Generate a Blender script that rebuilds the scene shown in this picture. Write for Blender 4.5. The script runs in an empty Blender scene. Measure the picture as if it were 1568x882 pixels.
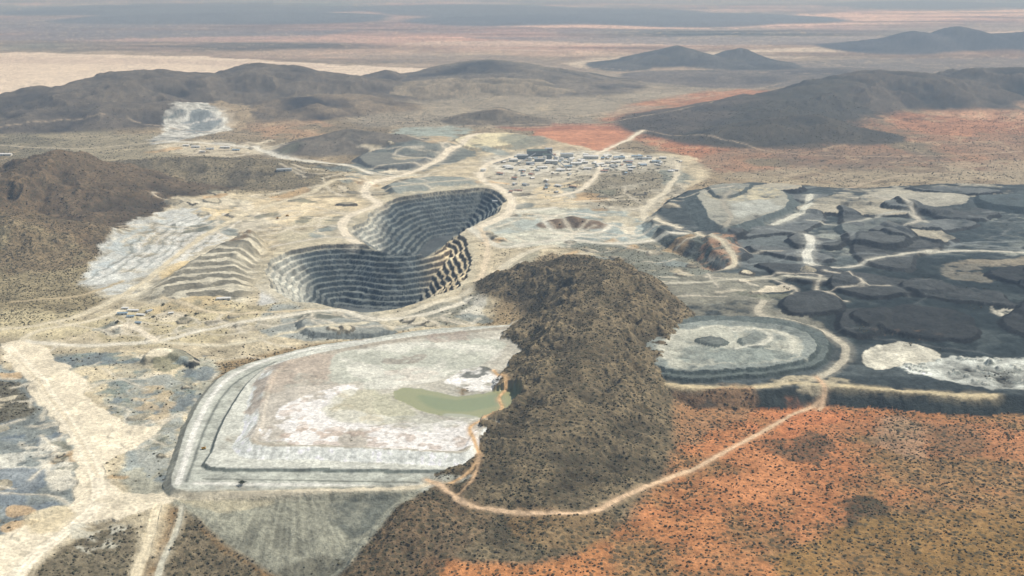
import bpy, math, numpy as np, time
from mathutils import Vector, Matrix
T0=time.time()
rng=np.random.default_rng(7)
F=1681.; CX=784.; CY=441.; HC=800.
PIT=math.atan(481/1681.); cp,sp=math.cos(PIT),math.sin(PIT)
f4=np.float32

# ---------- survey: sight line (u,v) from the aircraft to a level plane z -> ground metres
def plan(u,v,z=0.):
    q=(v-CY)/F; dx=(u-CX)/F; dy=cp-q*sp; dz=-sp-q*cp
    t=(HC-z)/(-dz); return dx*t, dy*t
def plans(pts,z=0.):
    if isinstance(pts,np.ndarray): return pts      # already ground metres
    return np.array([plan(p[0],p[1],z) for p in pts],float)
def tanv(v):
    return math.tan(PIT+math.atan((v-CY)/F))
def peak(vg,vt): return HC*(1-tanv(vt)/tanv(vg))

# ---------- terrain lattice (denser where the relief is steep) -----------------------
vs=np.concatenate([np.arange(3000,1150,-90),np.arange(1150,884,-4),np.arange(884,480,-1.15),np.arange(480,280,-.55),
                   np.arange(280,90,-.8),np.arange(90,15,-1.2),np.arange(15,-34,-2.0)])
us=np.concatenate([np.arange(-700,-4,8),np.arange(-4,1572,1.3),np.arange(1572,2270,8)])
q=(vs-CY)/F; dzv=sp+q*cp; TT=HC/dzv; YY=(cp-q*sp)*TT
X=((us[None,:]-CX)/F*TT[:,None]).astype(f4); Y=np.repeat(YY[:,None],len(us),1).astype(f4)
NR,NC=X.shape
U=np.repeat(us[None,:],NR,0).astype(f4); V=np.repeat(vs[:,None],NC,1).astype(f4)
Z=np.zeros((NR,NC),f4); COL=np.zeros((NR,NC,3),f4); VEG=np.zeros((NR,NC),f4); LAB=np.zeros((NR,NC),np.int16)

def vnoise(x,y,seed):
    tab=np.random.default_rng(seed).random((256,256)).astype(f4)
    xf=np.floor(x); yf=np.floor(y); a=x-xf; b=y-yf
    xi=xf.astype(np.int64)&255; yi=yf.astype(np.int64)&255; x1=(xi+1)&255; y1=(yi+1)&255
    a=a*a*(3-2*a); b=b*b*(3-2*b)
    return ((tab[xi,yi]*(1-a)+tab[x1,yi]*a)*(1-b)+(tab[xi,y1]*(1-a)+tab[x1,y1]*a)*b)
def fbm(x,y,s,seed,oc=4,g=.5):
    r=0; a=1.; n=0.; k=1./s
    for i in range(oc):
        r=r+a*vnoise(x*k+i*17.3,y*k-i*9.1,seed+i); n+=a; a*=g; k*=2.03
    return (r/n).astype(f4)
def sst(a,b,x):
    t=np.clip((x-a)/(b-a),0,1); return t*t*(3-2*t)

amp=(Y/1000.)
WX=(fbm(X,Y,50,11,4,.6)-.5)*15*amp+(fbm(X,Y,260,15,2)-.5)*22*amp
WY=(fbm(X,Y,50,21,4,.6)-.5)*15*amp*1.4+(fbm(X,Y,260,25,2)-.5)*22*amp*1.4
def stretch(n): return np.clip((n-.5)*1.5+.5,0,1)
N1=fbm(X,Y,22,31,3); N2=fbm(X,Y,90,41,5,.6); N3=fbm(X,Y,400,51,5,.55); N4=fbm(X,Y,2600,61,4)
N5=fbm(X,Y,8,71,2)

def win(P,m):
    x0,y0=P.min(0)-m; x1,y1=P.max(0)+m
    r=np.where((YY>=y0)&(YY<=y1))[0]
    if len(r)==0: return None
    r0,r1=r[0],r[-1]+1
    t=TT[r0:r1]; lo=CX+F*min(x0/t.min(),x0/t.max()); hi=CX+F*max(x1/t.min(),x1/t.max())
    c0=np.searchsorted(us,lo); c1=np.searchsorted(us,hi)
    if c1<=c0: return None
    return slice(r0,r1),slice(c0,c1)
def sdf(P,x,y):
    d=np.full(x.shape,1e18,f4); ins=np.zeros(x.shape,bool); n=len(P)
    for i in range(n):
        ax,ay=P[i]; bx,by=P[(i+1)%n]; ex,ey=bx-ax,by-ay
        L=ex*ex+ey*ey+1e-6
        t=np.clip(((x-ax)*ex+(y-ay)*ey)/L,0,1)
        d=np.minimum(d,(x-ax-t*ex)**2+(y-ay-t*ey)**2)
        if ay!=by:
            c_=((ay>y)!=(by>y))&(x<(y-ay)*ex/ey+ax); ins^=c_
    d=np.sqrt(d); return np.where(ins,-d,d)
def smooth(P,k=5,closed=False):
    P=np.asarray(P,float); n=len(P); out=[]
    rg=range(n) if closed else range(n-1)
    for i in rg:
        if closed: a,b,c_,d=P[i-1],P[i],P[(i+1)%n],P[(i+2)%n]
        else: a,b,c_,d=P[max(i-1,0)],P[i],P[i+1],P[min(i+2,n-1)]
        for j in range(k):
            t=j/k; out.append(.5*((2*b)+(-a+c_)*t+(2*a-5*b+4*c_-d)*t*t+(-a+3*b-3*c_+d)*t**3))
    if not closed: out.append(P[-1])
    return np.array(out)
KX=1.12
def c(r,g,b):
    v=np.array([r,g,b])/255.; l=np.where(v<.04,v/12.92,((v+.055)/1.055)**2.4); return (l/KX).astype(f4)
def blend(w,m,col):
    COL[w]=COL[w]*(1-m[...,None])+col*m[...,None]

def paint(pts,col,a=1.,soft=.6,z=0,rough=1.,nz=None,th=.5,tw=.1,veg=None,lab=None,tex=.3):
    P=smooth(plans(pts,z),3,True); ym=P[:,1].mean(); s=soft*ym/1000.*7
    w=win(P,s*2+45*ym/1000.*rough)
    if w is None: return
    d=sdf(P,X[w]+WX[w]*rough,Y[w]+WY[w]*rough)
    m=1-sst(-s,s,d+(N2[w]-.5)*s*2); m=m*a
    if nz is not None: m=m*sst(th-tw,th+tw,nz[w])
    cc=np.asarray(col)[None,None]*(1+tex*((N2[w]-.5)*2+(N1[w]-.5)*1.4))[...,None]
    blend(w,m,cc)
    if veg is not None: VEG[w]=VEG[w]*(1-m)+veg*m
    if lab is not None: LAB[w][m>.5]=lab
def poly_d(P,x,y):
    d=np.full(x.shape,1e18,f4)
    for i in range(len(P)-1):
        ax,ay=P[i]; ex,ey=P[i+1]-P[i]; L=ex*ex+ey*ey+1e-6
        t=np.clip(((x-ax)*ex+(y-ay)*ey)/L,0,1)
        d=np.minimum(d,(x-ax-t*ex)**2+(y-ay-t*ey)**2)
    return np.sqrt(d)
def road(pts,wd,col=None,z=0.,a=1.,lab=6,rough=.25,edge=True):
    if col is None: col=c(208,200,172)
    P=smooth(plans(pts,z),5); ym=P[:,1].mean()
    w=win(P,wd*3+40*ym/1000.*rough+5)
    if w is None: return
    d=poly_d(P,X[w]+WX[w]*rough,Y[w]+WY[w]*rough)
    h=wd/2; fe=max(1.2,ym/1000*1.3)
    wob=(N2[w]-.5)*wd*.6
    if edge:
        m=(1-sst(h,h*2.4+fe*2,d+wob))*.4*a*sst(.3,.6,N1[w]+.1); blend(w,m,np.asarray(col)[None,None]*.82)
        VEG[w]*=1-np.clip(m*2,0,1)
    m=(1-sst(h-fe,h+fe,d+wob*.5))*a
    rut=1+.06*np.cos(d/h*7)+.22*(N1[w]-.5)+.2*(N2[w]-.5)
    blend(w,m,np.asarray(col)[None,None]*rut[...,None]); VEG[w]*=1-m
    if lab is not None: LAB[w][(m>.5)]=lab
def raise_(pts,H,slope=.6,zref=None,lab=None,rough=.35,face=None,top=None,nz=0.,add=False,floor=-6.):
    P=smooth(plans(pts,H if zref is None else zref),3,True); mg=abs(H)/slope+40
    w=win(P,mg+30)
    if w is None: return
    d=sdf(P,X[w]+WX[w]*rough,Y[w]+WY[w]*rough)
    gul=1+.16*(N1[w]-.5)*2
    h=H-np.maximum(d,0)*slope*gul+(N2[w]-.5)*nz*(d<0)
    if add: h=np.where(h>0,Z[w]+h,-999)
    else: h=np.where(h>floor,h,-999)
    m=h>Z[w]
    if face is not None:
        mf=(m&(d>0)).astype(f4); st_=1+.45*(vnoise(X[w]/5,Y[w]/60,5)-.5)+.4*(N1[w]-.5)
        COL[w]=COL[w]*(1-mf[...,None])+face[None,None]*st_[...,None]*mf[...,None]; VEG[w]*=1-mf
    if top is not None:
        mt=(m&(d<=0)).astype(f4)*sst(.25,.5,N2[w]+.08); blend(w,mt,top[None,None]*(1+.5*(N2[w]-.5)+.3*(N1[w]-.5))[...,None]); VEG[w]*=1-mt
    Z[w]=np.maximum(Z[w],h)
    if lab is not None: LAB[w][m]=lab
def hill(r,wx,wf,wb,lab=None,col=None,col2=None,veg=None,ns=None,na=.5,seed=100,pw=1.,cut=.12):
    ns=ns or wf*.45
    pz=np.array([peak(b,t) for _,b,t in r]); P=np.array([plan(u,b) for u,b,t in r])
    P[:,0]=[ (u-CX)/F*(p[1]*cp+(HC-z)*sp) for (u,_,_),p,z in zip(r,P,pz)]
    w=win(P,max(wx,wf,wb)+50)
    if w is None: return
    x=X[w];y=Y[w]; wobx=(fbm(x,y,ns*1.5,seed,3)-.5)*wx*.5; woby=(fbm(x,y,ns*1.5,seed+7,3)-.5)*wf*.5
    best=np.zeros(x.shape,f4); raw=np.zeros(x.shape,f4)
    for i in range(len(P)-1):
        ax,ay=P[i]; ex,ey=P[i+1]-P[i]; L=ex*ex+ey*ey+1e-6
        t=np.clip(((x-ax)*ex+(y-ay)*ey)/L,0,1); px=ax+t*ex;py=ay+t*ey
        k=np.clip(np.abs(y-py)/wf*2,0,1)
        dx=(x-px)+wobx*k; dy=(y-py)+woby*k
        d=np.hypot(dx/wx,dy/np.where(dy<0,wf,wb))
        pr=np.clip(1-d,0,1); pr=pr*pr*(3-2*pr)*.45+pr*.55
        h=(pz[i]*(1-t)+pz[i+1]*t)*pr**pw; best=np.maximum(best,h); raw=np.maximum(raw,pr)
    rd=1-np.abs(fbm(x,y,ns,seed+20,5,.55)-.5)*2.6
    rel=1+na*(rd-.62)*np.clip((1-raw)*2.6,.22,1)
    h=best*rel
    zz=Z[w].copy(); Z[w]=np.where(raw>0,np.maximum(zz,h),zz); m=sst(cut*.4,cut*1.6,raw)*(h>zz)
    if col is not None:
        k=np.clip((rd-.3)*1.4,0,1)[...,None]
        cc=(col2 if col2 is not None else col*.75)[None,None]*(1-k)+col[None,None]*k
        cc=cc*(1+.45*(N1[w]-.5)+.45*(N2[w]-.5))[...,None]; blend(w,m,cc)
    if veg is not None: VEG[w]=VEG[w]*(1-m)+veg*m
    if lab is not None: LAB[w][m>.5]=lab
PDEP=np.zeros((NR,NC),f4)
def dig(pts,D,rise=12.5,run=17.,seed=1):
    P=smooth(plans(pts),4,True); w=win(P,60)
    wx=(fbm(X[w],Y[w],90,seed,4,.6)-.5)*44; wy=(fbm(X[w],Y[w],90,seed+5,4,.6)-.5)*44
    d=-sdf(P,X[w]+wx+WX[w]*.05,Y[w]+wy+WY[w]*.05)
    dd=d+(N3[w]-.5)*16*sst(0,50,d)
    k=np.floor(dd/run); fr=dd/run-k; tw_=.30+.35*fbm(X[w],Y[w],60,seed+31,2); rz=sst(tw_,.98,fr)
    dep=np.where(d>0,np.maximum(rise*(k+rz),0),0); cl=dep>D; dep=np.minimum(dep,D)
    m=dep>PDEP[w]
    PDEP[w]=np.maximum(dep,PDEP[w])
    uu=U[w]; vv=V[w]
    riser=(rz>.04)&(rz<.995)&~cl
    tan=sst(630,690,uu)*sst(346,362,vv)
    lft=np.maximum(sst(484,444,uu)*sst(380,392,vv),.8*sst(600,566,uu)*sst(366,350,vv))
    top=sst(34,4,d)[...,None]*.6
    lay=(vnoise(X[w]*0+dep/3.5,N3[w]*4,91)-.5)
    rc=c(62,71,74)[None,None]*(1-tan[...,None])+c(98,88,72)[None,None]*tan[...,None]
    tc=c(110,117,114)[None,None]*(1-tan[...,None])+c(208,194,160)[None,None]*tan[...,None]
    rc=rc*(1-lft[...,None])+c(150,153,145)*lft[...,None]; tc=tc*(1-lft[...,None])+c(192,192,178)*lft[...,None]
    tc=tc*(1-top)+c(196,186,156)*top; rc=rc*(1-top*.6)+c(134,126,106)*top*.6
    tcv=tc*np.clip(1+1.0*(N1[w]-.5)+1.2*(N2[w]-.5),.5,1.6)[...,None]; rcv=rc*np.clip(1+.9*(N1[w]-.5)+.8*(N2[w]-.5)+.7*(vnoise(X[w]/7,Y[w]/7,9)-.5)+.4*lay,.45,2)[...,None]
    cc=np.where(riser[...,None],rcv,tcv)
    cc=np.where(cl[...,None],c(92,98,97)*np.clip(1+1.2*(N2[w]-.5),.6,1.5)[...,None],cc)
    mm=(m&(d>1)).astype(f4)
    COL[w]=COL[w]*(1-mm[...,None])+cc*mm[...,None]; VEG[w]*=1-mm; LAB[w][(m)&(d>0)]=3

# ================= BASE PLAIN ==========================================================
def lerp3(vv,stops):
    xs=[s[0] for s in stops]; cs=np.array([s[1] for s in stops])
    return np.stack([np.interp(vv,xs,cs[:,i]) for i in range(3)],-1).astype(f4)
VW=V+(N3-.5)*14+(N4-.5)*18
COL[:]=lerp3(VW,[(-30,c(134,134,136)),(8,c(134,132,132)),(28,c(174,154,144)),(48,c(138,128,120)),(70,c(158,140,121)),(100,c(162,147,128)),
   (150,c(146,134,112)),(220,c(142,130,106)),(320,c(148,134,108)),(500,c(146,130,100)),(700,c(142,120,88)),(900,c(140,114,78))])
COL*= (1+.6*(N4-.5)+.6*(N3-.5)+.5*(N2-.5)+.3*(N1-.5))[...,None]
VEG[:]=.55
st=fbm(X/4,Y,900,81,5,.55)
st2=fbm(X/3,Y,350,86,4)
far=sst(150,60,V)
COL*= (1+far*(st-.5)*1.6+sst(260,120,V)*(st2-.5)*.9)[...,None]
COL[...,0]*=1+far*.3*(N4-.5)*2
paint([(-300,82),(0,80),(200,84),(330,88),(480,96),(620,104),(760,100),(860,104),(850,124),(650,122),(540,124),(350,124),(200,130),(0,146),(-300,150)],c(224,211,190),.93,.7,rough=.7,veg=0,tex=.2)
paint([(-300,86),(0,86),(300,92),(480,99),(480,104),(200,98),(-300,96)],c(190,174,158),.45,.5)
paint([(480,84),(700,82),(1000,100),(900,112),(700,100)],c(150,140,125),.6,.8)
paint([(880,92),(1100,78),(1400,70),(1900,68),(1900,80),(1400,82),(1150,92),(950,108)],c(212,200,178),.85,.7,nz=st,th=.42)
paint([(600,66),(930,60),(1300,50),(1900,45),(1900,60),(1300,64),(900,80)],c(204,188,170),.75,.7,nz=st,th=.46)
paint([(700,36),(1000,28),(1400,18),(1900,10),(1900,26),(1400,36),(1000,44)],c(228,200,182),.85,.7,nz=st,th=.4)
paint([(-300,14),(300,10),(560,24),(500,56),(100,66),(-300,60)],c(112,114,120),.7,1,nz=st,th=.45)
paint([(600,48),(1000,46),(1568,60),(1568,72),(900,66)],c(112,114,118),.7,.8,nz=st,th=.5)
paint([(100,62),(500,54),(640,60),(500,72),(200,76)],c(196,166,150),.6,.8,nz=st,th=.45)
paint([(1150,95),(1568,88),(1800,90),(1800,130),(1400,112),(1150,120)],c(120,115,110),.8,1)
paint([(900,200),(960,160),(1090,140),(1240,138),(1450,150),(1568,138),(2200,130),(2200,262),(1568,262),(1400,255),(1120,262),(1040,240),(980,215),(920,215)],c(174,128,97),.9,1.,veg=.6,nz=N3,th=.36,tex=.45)
paint([(960,200),(1010,170),(1100,160),(1120,200),(1080,235),(1000,225)],c(182,124,90),.7,1.,nz=N2,th=.46)
paint([(1380,165),(1470,145),(1700,140),(1700,185),(1460,180)],c(206,168,136),.7,1.,nz=N2,th=.4)
paint([(1090,235),(1290,215),(1568,205),(2000,205),(2000,285),(1400,285),(1100,262)],c(144,128,106),.7,1.,nz=N3,th=.42)
paint([(1120,262),(1568,240),(2000,230),(2000,295),(1300,290)],c(168,158,134),.6,1,nz=N2,th=.45)
paint([(560,120),(900,110),(1100,130),(930,165),(900,192),(700,195),(560,190),(420,150)],c(152,146,130),.7,1.2)
paint([(590,185),(820,160),(1000,140),(1060,150),(900,188),(700,196)],c(166,158,138),.6,1.2,nz=st2,th=.45)
paint([(820,200),(890,192),(985,200),(970,208),(920,236),(860,238),(828,226)],c(192,138,106),.95,.25,rough=.2,veg=0)
paint([(770,194),(900,188),(960,194),(830,202)],c(166,120,96),.8,.6)
paint([(330,170),(440,165),(490,185),(400,200),(340,190)],c(184,154,124),.55,1,nz=N3,th=.5)
paint([(370,195),(480,185),(520,205),(420,215)],c(180,146,114),.6,1,nz=N2,th=.5)
paint([(0,190),(200,205),(300,225),(200,250),(0,235)],c(162,156,132),.7,1,veg=.5)
paint([(0,210),(120,215),(160,240),(60,250),(-60,245)],c(114,110,92),.7,1,nz=N3,th=.45,veg=.9)
vn=1-np.abs(2*stretch(fbm(X,Y,420,860,4,.5))-1); vein=sst(.93,.985,vn)*(VEG>.2)
COL=COL*(1-.35*vein[...,None])+c(206,190,158)*.35*vein[...,None]
vn2=1-np.abs(2*stretch(fbm(X,Y,230,870,4,.5))-1); VEG=np.clip(VEG+.5*sst(.9,.98,vn2)*(VEG>.2),0,1)

# ================= DISTANT RANGES ==================================================
D1=c(112,105,93);D2=c(64,63,61)
hill([(-400,170,140),(-250,175,150),(-150,172,146),(0,176,151),(60,172,143),(110,168,132),(180,160,116),(220,157,109),(260,155,110),(300,155,111),(345,152,121),(400,146,99),(440,146,102),(500,145,112),(540,142,128)],900,1150,700,lab=2,col=D1,col2=D2,veg=.5,ns=560,na=1.25,seed=101)
hill([(60,190,168),(160,186,158),(260,182,156),(350,178,160)],600,500,400,lab=2,col=D1,col2=D2,veg=.5,ns=350,na=1.,seed=131)
hill([(380,176,158),(450,172,148),(520,165,145)],600,500,400,lab=2,col=c(138,126,106),col2=D2,veg=.5,ns=350,na=1.,seed=151)
hill([(640,130,119),(700,126,107),(750,124,92),(790,126,102),(830,130,120)],900,900,900,lab=2,col=c(128,121,108),col2=c(74,73,70),ns=500,na=.9,seed=171)
hill([(545,130,122),(590,128,107),(615,130,120)],300,500,500,lab=2,col=D1,col2=D2,ns=300,seed=181)
hill([(540,150,138),(620,146,126),(700,142,120),(800,140,122)],500,500,500,lab=2,col=c(150,140,120),col2=c(98,94,84),ns=300,na=.9,seed=191)
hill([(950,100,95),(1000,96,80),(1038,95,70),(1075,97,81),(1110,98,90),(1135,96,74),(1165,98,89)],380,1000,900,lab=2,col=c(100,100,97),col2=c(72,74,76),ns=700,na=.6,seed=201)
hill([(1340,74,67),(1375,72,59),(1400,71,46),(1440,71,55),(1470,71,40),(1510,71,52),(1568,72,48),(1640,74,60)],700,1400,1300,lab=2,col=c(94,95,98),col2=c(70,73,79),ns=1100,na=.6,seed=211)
hill([(1080,120,114),(1180,118,110),(1300,116,106)],800,900,900,lab=2,col=c(122,116,108),col2=c(92,90,88),ns=600,seed=221)
hill([(1080,190,180),(1180,172,149),(1240,164,132),(1290,158,121),(1350,154,109),(1400,152,112),(1450,150,118),(1500,145,106),(1568,144,104),(1700,142,108)],600,1000,700,lab=7,col=c(104,97,87),col2=c(62,62,60),veg=.8,ns=420,na=1.15,seed=231)
paint([(1115,225),(1105,198),(1170,165),(1240,150),(1300,165),(1310,210),(1260,226)],c(80,79,72),.8,1.2,veg=1.,nz=N2,th=.32,rough=2.)
hill([(1120,215,196),(1180,210,182),(1250,208,178),(1300,212,196)],350,350,500,lab=7,col=c(94,89,78),col2=c(62,62,58),veg=.9,ns=240,na=.8,seed=241)
paint([(1210,230),(1400,232),(1450,250),(1300,262),(1190,250)],c(112,100,86),.7,1,nz=N2,th=.5)
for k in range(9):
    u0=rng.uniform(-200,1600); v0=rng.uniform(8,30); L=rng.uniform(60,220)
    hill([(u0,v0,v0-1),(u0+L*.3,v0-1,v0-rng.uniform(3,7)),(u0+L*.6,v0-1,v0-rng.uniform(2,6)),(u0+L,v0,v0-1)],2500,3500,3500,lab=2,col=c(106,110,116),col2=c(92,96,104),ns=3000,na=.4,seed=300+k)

# ================= LEFT HILLS ========================================================
hill([(-260,330,250),(-100,322,258),(0,320,262),(40,312,248),(88,303,235),(120,303,250),(180,305,268),(230,306,287),(300,308,300)],330,760,500,lab=8,col=c(118,103,82),col2=c(62,56,49),veg=.95,ns=260,na=1.15,seed=401)
hill([(-200,380,340),(-60,375,325),(30,370,322),(110,368,340)],280,330,200,lab=8,col=c(128,114,90),col2=c(78,70,58),veg=.9,ns=180,na=.9,seed=409)
hill([(190,270,250),(240,268,243),(320,266,243),(400,268,248),(470,272,258)],380,350,400,lab=8,col=c(130,122,102),col2=c(82,78,66),veg=.85,ns=220,na=.9,seed=421)
hill([(490,228,210),(540,224,198),(590,226,205),(640,232,216)],280,330,330,lab=5,col=c(122,116,104),col2=c(88,88,82),veg=.3,ns=200,na=.6,seed=441)
hill([(730,186,172),(760,184,164),(790,187,178)],240,300,300,lab=8,col=c(128,120,104),col2=c(90,86,76),veg=.5,ns=180,seed=461)
# ================= DISTURBED GROUND OF THE MINE =========================================
TAN=c(194,184,156)
paint([(-100,540),(0,500),(130,478),(175,440),(150,400),(230,335),(330,302),(520,288),(556,270),(600,250),(690,212),(830,208),(900,232),(1050,238),(1090,262),(1050,290),(1010,320),(1000,350),(1100,395),(1130,420),(1000,434),(850,388),(780,440),(740,505),(600,515),(330,560),(280,640),(262,740),(250,790),(180,900),(-100,1000)],TAN,.92,.8,veg=.14,lab=0,tex=.5)
paint([(-200,360),(0,370),(150,400),(170,440),(120,480),(0,510),(-200,520)],c(154,144,114),.9,1.,veg=.7,tex=.4)
paint([(-100,300),(60,330),(150,390),(60,420),(-100,400)],c(126,110,86),.7,1,nz=N2,th=.42,veg=.9)
paint([(530,255),(600,235),(690,225),(720,240),(640,262),(560,275)],c(110,118,114),.9,.5,veg=0)
paint([(600,200),(700,193),(735,200),(700,216),(620,220)],c(158,172,164),.8,.5,veg=0,nz=N2,th=.38)
paint([(620,212),(700,208),(690,222),(640,232)],c(190,166,128),.7,.5,nz=N2,th=.45)
raise_([(700,212),(735,203),(800,205),(795,216),(740,226),(705,222)],16,.5,top=c(220,212,176),face=c(156,148,124),lab=5)
raise_([(550,240),(590,228),(650,232),(640,246),(580,254)],18,.5,top=c(124,126,118),face=c(94,98,96),lab=5)
paint([(775,214),(830,208),(835,222),(780,230)],c(118,126,118),.7,.5)
raise_([(600,282),(640,272),(700,272),(735,280),(700,290),(620,294)],14,.5,top=c(142,148,140),face=c(98,104,100),lab=5)
paint([(440,275),(560,262),(580,275),(500,292)],c(178,166,134),.6,.6,nz=N2)
paint([(240,225),(300,216),(400,218),(450,228),(380,238),(260,236)],c(204,196,172),.8,.5,nz=N2,th=.42,veg=.2)
paint([(250,250),(430,240),(520,262),(560,300),(430,306),(330,300),(240,280)],c(144,134,108),.6,1,nz=N2,th=.42,veg=.9)
ZQ=44
paint([(222,206),(236,189),(262,173),(300,167),(344,169),(352,184),(322,195),(270,203)],c(190,192,184),.95,.3,z=ZQ,veg=0,lab=10,rough=1.,tex=.9)
paint([(276,191),(284,177),(318,174),(330,182),(318,191)],c(116,127,131),.8,.3,z=ZQ,lab=10,rough=1.)
for k in range(4):
    road([(250+k*4,180+k*5),(285,176+k*5),(335,173+k*5)],16,c(212,212,204) if k%2 else c(112,120,120),z=ZQ,lab=10,edge=False,rough=.5)
paint([(330,165),(372,165),(380,178),(350,186)],c(182,166,136),.7,.5,z=40)
paint([(136,402),(165,375),(215,338),(255,320),(330,300),(395,310),(440,325),(420,345),(375,352),(362,375),(300,400),(255,428),(210,446),(150,440)],c(200,194,172),.9,.6,z=10,veg=0,lab=10,rough=1.6,tex=.6)
paint([(136,404),(168,370),(222,333),(262,322),(325,322),(340,338),(300,362),(262,396),(215,436),(155,434)],c(200,204,198),.92,.5,z=10,lab=10,nz=N2,th=.40,rough=1.4)
paint([(150,400),(200,360),(250,335),(240,350),(190,385),(165,415)],c(166,177,178),.7,.4,z=10,nz=N1,th=.5,rough=1.6)
paint([(255,372),(300,350),(345,345),(352,362),(320,372),(280,398),(248,415)],c(208,210,203),.8,.5,z=10,nz=N1,th=.42,rough=1.5)
for k in range(14):
    o=k*13; road([(140+o,424-k*3.5),(180+o,392-k*3.5),(225+o,356-k*2.5),(262+o,338-k*2)],5,c(224,223,214) if k%2 else c(126,130,122),z=10,a=.8,lab=None,rough=.8,edge=False)
paint([(245,408),(275,392),(300,396),(270,425)],c(214,194,146),.8,.5,z=10)
paint([(290,325),(350,315),(375,330),(330,338)],c(214,196,152),.7,.5,z=10,nz=N1,th=.4)
paint([(380,315),(470,300),(540,300),(545,330),(500,350),(430,345)],c(214,200,166),.85,.7,veg=.1,nz=N2,th=.36)
paint([(400,330),(480,305),(520,305),(470,330),(430,352)],c(228,214,180),.7,.5,nz=N1,th=.4)
paint([(440,345),(520,335),(540,362),(500,372),(440,375)],c(188,182,156),.8,.6,nz=N2,th=.4)
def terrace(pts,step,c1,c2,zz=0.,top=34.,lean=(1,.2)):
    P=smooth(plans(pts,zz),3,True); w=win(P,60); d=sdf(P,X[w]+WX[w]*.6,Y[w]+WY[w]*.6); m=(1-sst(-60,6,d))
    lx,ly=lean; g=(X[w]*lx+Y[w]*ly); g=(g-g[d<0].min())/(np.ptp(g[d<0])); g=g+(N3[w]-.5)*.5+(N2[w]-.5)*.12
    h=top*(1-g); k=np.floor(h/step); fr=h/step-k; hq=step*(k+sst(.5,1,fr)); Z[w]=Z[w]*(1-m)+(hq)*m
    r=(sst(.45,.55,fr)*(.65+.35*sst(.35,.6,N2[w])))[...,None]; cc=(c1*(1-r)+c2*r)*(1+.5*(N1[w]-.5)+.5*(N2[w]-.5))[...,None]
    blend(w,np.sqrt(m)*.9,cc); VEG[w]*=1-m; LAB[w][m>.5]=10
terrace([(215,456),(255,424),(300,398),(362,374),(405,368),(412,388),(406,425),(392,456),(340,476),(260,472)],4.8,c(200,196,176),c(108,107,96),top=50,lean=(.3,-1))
paint([(392,466),(412,430),(432,405),(470,430),(470,462),(420,470)],c(204,206,200),.9,.5,veg=0,nz=N2,th=.35)
paint([(350,385),(372,352),(385,356),(390,372),(372,384)],c(124,104,78),.8,.4,z=8,nz=N2,th=.4)
paint([(150,480),(330,460),(400,468),(540,455),(565,478),(420,492),(330,520),(170,520)],c(188,178,144),.8,.6,veg=.35,tex=.5)
paint([(420,470),(540,462),(600,482),(640,505),(560,515),(480,522),(400,500)],c(156,162,156),.9,.5,nz=N2,th=.38)
paint([(585,488),(690,470),(740,490),(640,505)],c(176,172,150),.9,.5,veg=.2)
raise_([(470,486),(520,483),(560,490),(590,507),(540,512),(480,505)],9,.5,top=c(152,156,148),face=c(116,122,118),lab=5,rough=.8)
paint([(230,470),(330,455),(350,468),(250,480)],c(202,184,144),.7,.4,nz=N1,th=.42)
paint([(0,480),(120,470),(160,500),(60,520),(0,520)],c(200,190,154),.7,.6,nz=N2,th=.4)
paint([(60,548),(150,535),(300,545),(340,565),(300,640),(270,740),(200,760),(180,660),(130,600)],c(176,176,158),.95,.6,veg=.18,tex=.5)
paint([(90,545),(260,540),(300,590),(260,640),(160,610)],c(118,130,122),.8,.5,nz=N1,th=.5,tw=.06)
paint([(80,545),(300,540),(290,650),(240,740),(170,640)],c(218,204,170),.8,.5,nz=N2,th=.53,tw=.04)
paint([(80,545),(320,540),(300,650),(240,740),(140,640)],c(124,136,140),.75,.5,nz=1-N2,th=.58,tw=.04)
paint([(180,590),(280,590),(250,740),(200,740)],c(150,160,158),.75,.5,nz=N2,th=.5,tw=.05)
paint([(200,600),(260,600),(250,650),(205,640)],c(204,182,142),.6,.5,nz=N1,th=.5)
paint([(-100,560),(20,565),(60,620),(110,700),(125,745),(90,790),(40,830),(-100,880)],c(144,152,148),.95,.6,veg=.1,tex=.5)
paint([(-100,610),(40,605),(90,680),(-100,680)],c(110,122,130),.85,.6,nz=N2,th=.45,tw=.05,rough=1.8)
paint([(-100,680),(60,676),(120,740),(-100,730)],c(218,217,202),.8,.6,nz=N2,th=.5,tw=.05,rough=1.8)
paint([(-100,720),(60,725),(100,760),(40,800),(-100,830)],c(122,132,138),.85,.6,nz=N2,th=.4,tw=.06,rough=1.8)
paint([(-100,590),(20,596),(50,625),(10,645),(-100,640)],c(110,104,84),.85,.6,veg=.9)
raise_([(222,549),(234,535),(262,530),(292,541),(300,554),(284,551),(262,541),(238,548)],9,.75,top=c(150,148,128),face=c(64,66,62),lab=5)
paint([(235,552),(262,542),(290,556),(260,572),(238,566)],c(140,138,114),.9,.3)

# ================= WASTE ROCK DUMPS (right) ================================================
DK=c(76,83,82)
ZD=28.
dump=[(1000,436),(1040,425),(1110,405),(1060,372),(1005,345),(1012,322),(1060,292),(1150,280),(1300,288),(1420,280),(1568,284),(2000,280),(2300,340),(2300,620),(1700,606),(1568,602),(1480,604),(1400,600),(1300,592),(1240,590),(1160,597),(1060,590),(965,574),(975,540),(985,510),(1040,492),(1010,455)]
raise_(dump,12,.6,zref=20,top=DK,face=c(66,73,69),lab=5,nz=2,rough=.7)
raise_(dump,ZD,.75,top=DK,face=c(62,68,65),lab=5,nz=3,rough=.5)
def pd(p,col,a=1.,**k): paint(p,col,a,z=k.pop('z',ZD),**k)
pd(dump,DK,.97,soft=.2,tex=.6,rough=.5)
pd([(990,430),(1100,415),(1180,430),(1250,470),(1270,520),(1180,500),(1060,480)],c(142,140,124),.85,soft=.6,nz=N2,th=.38)
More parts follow.
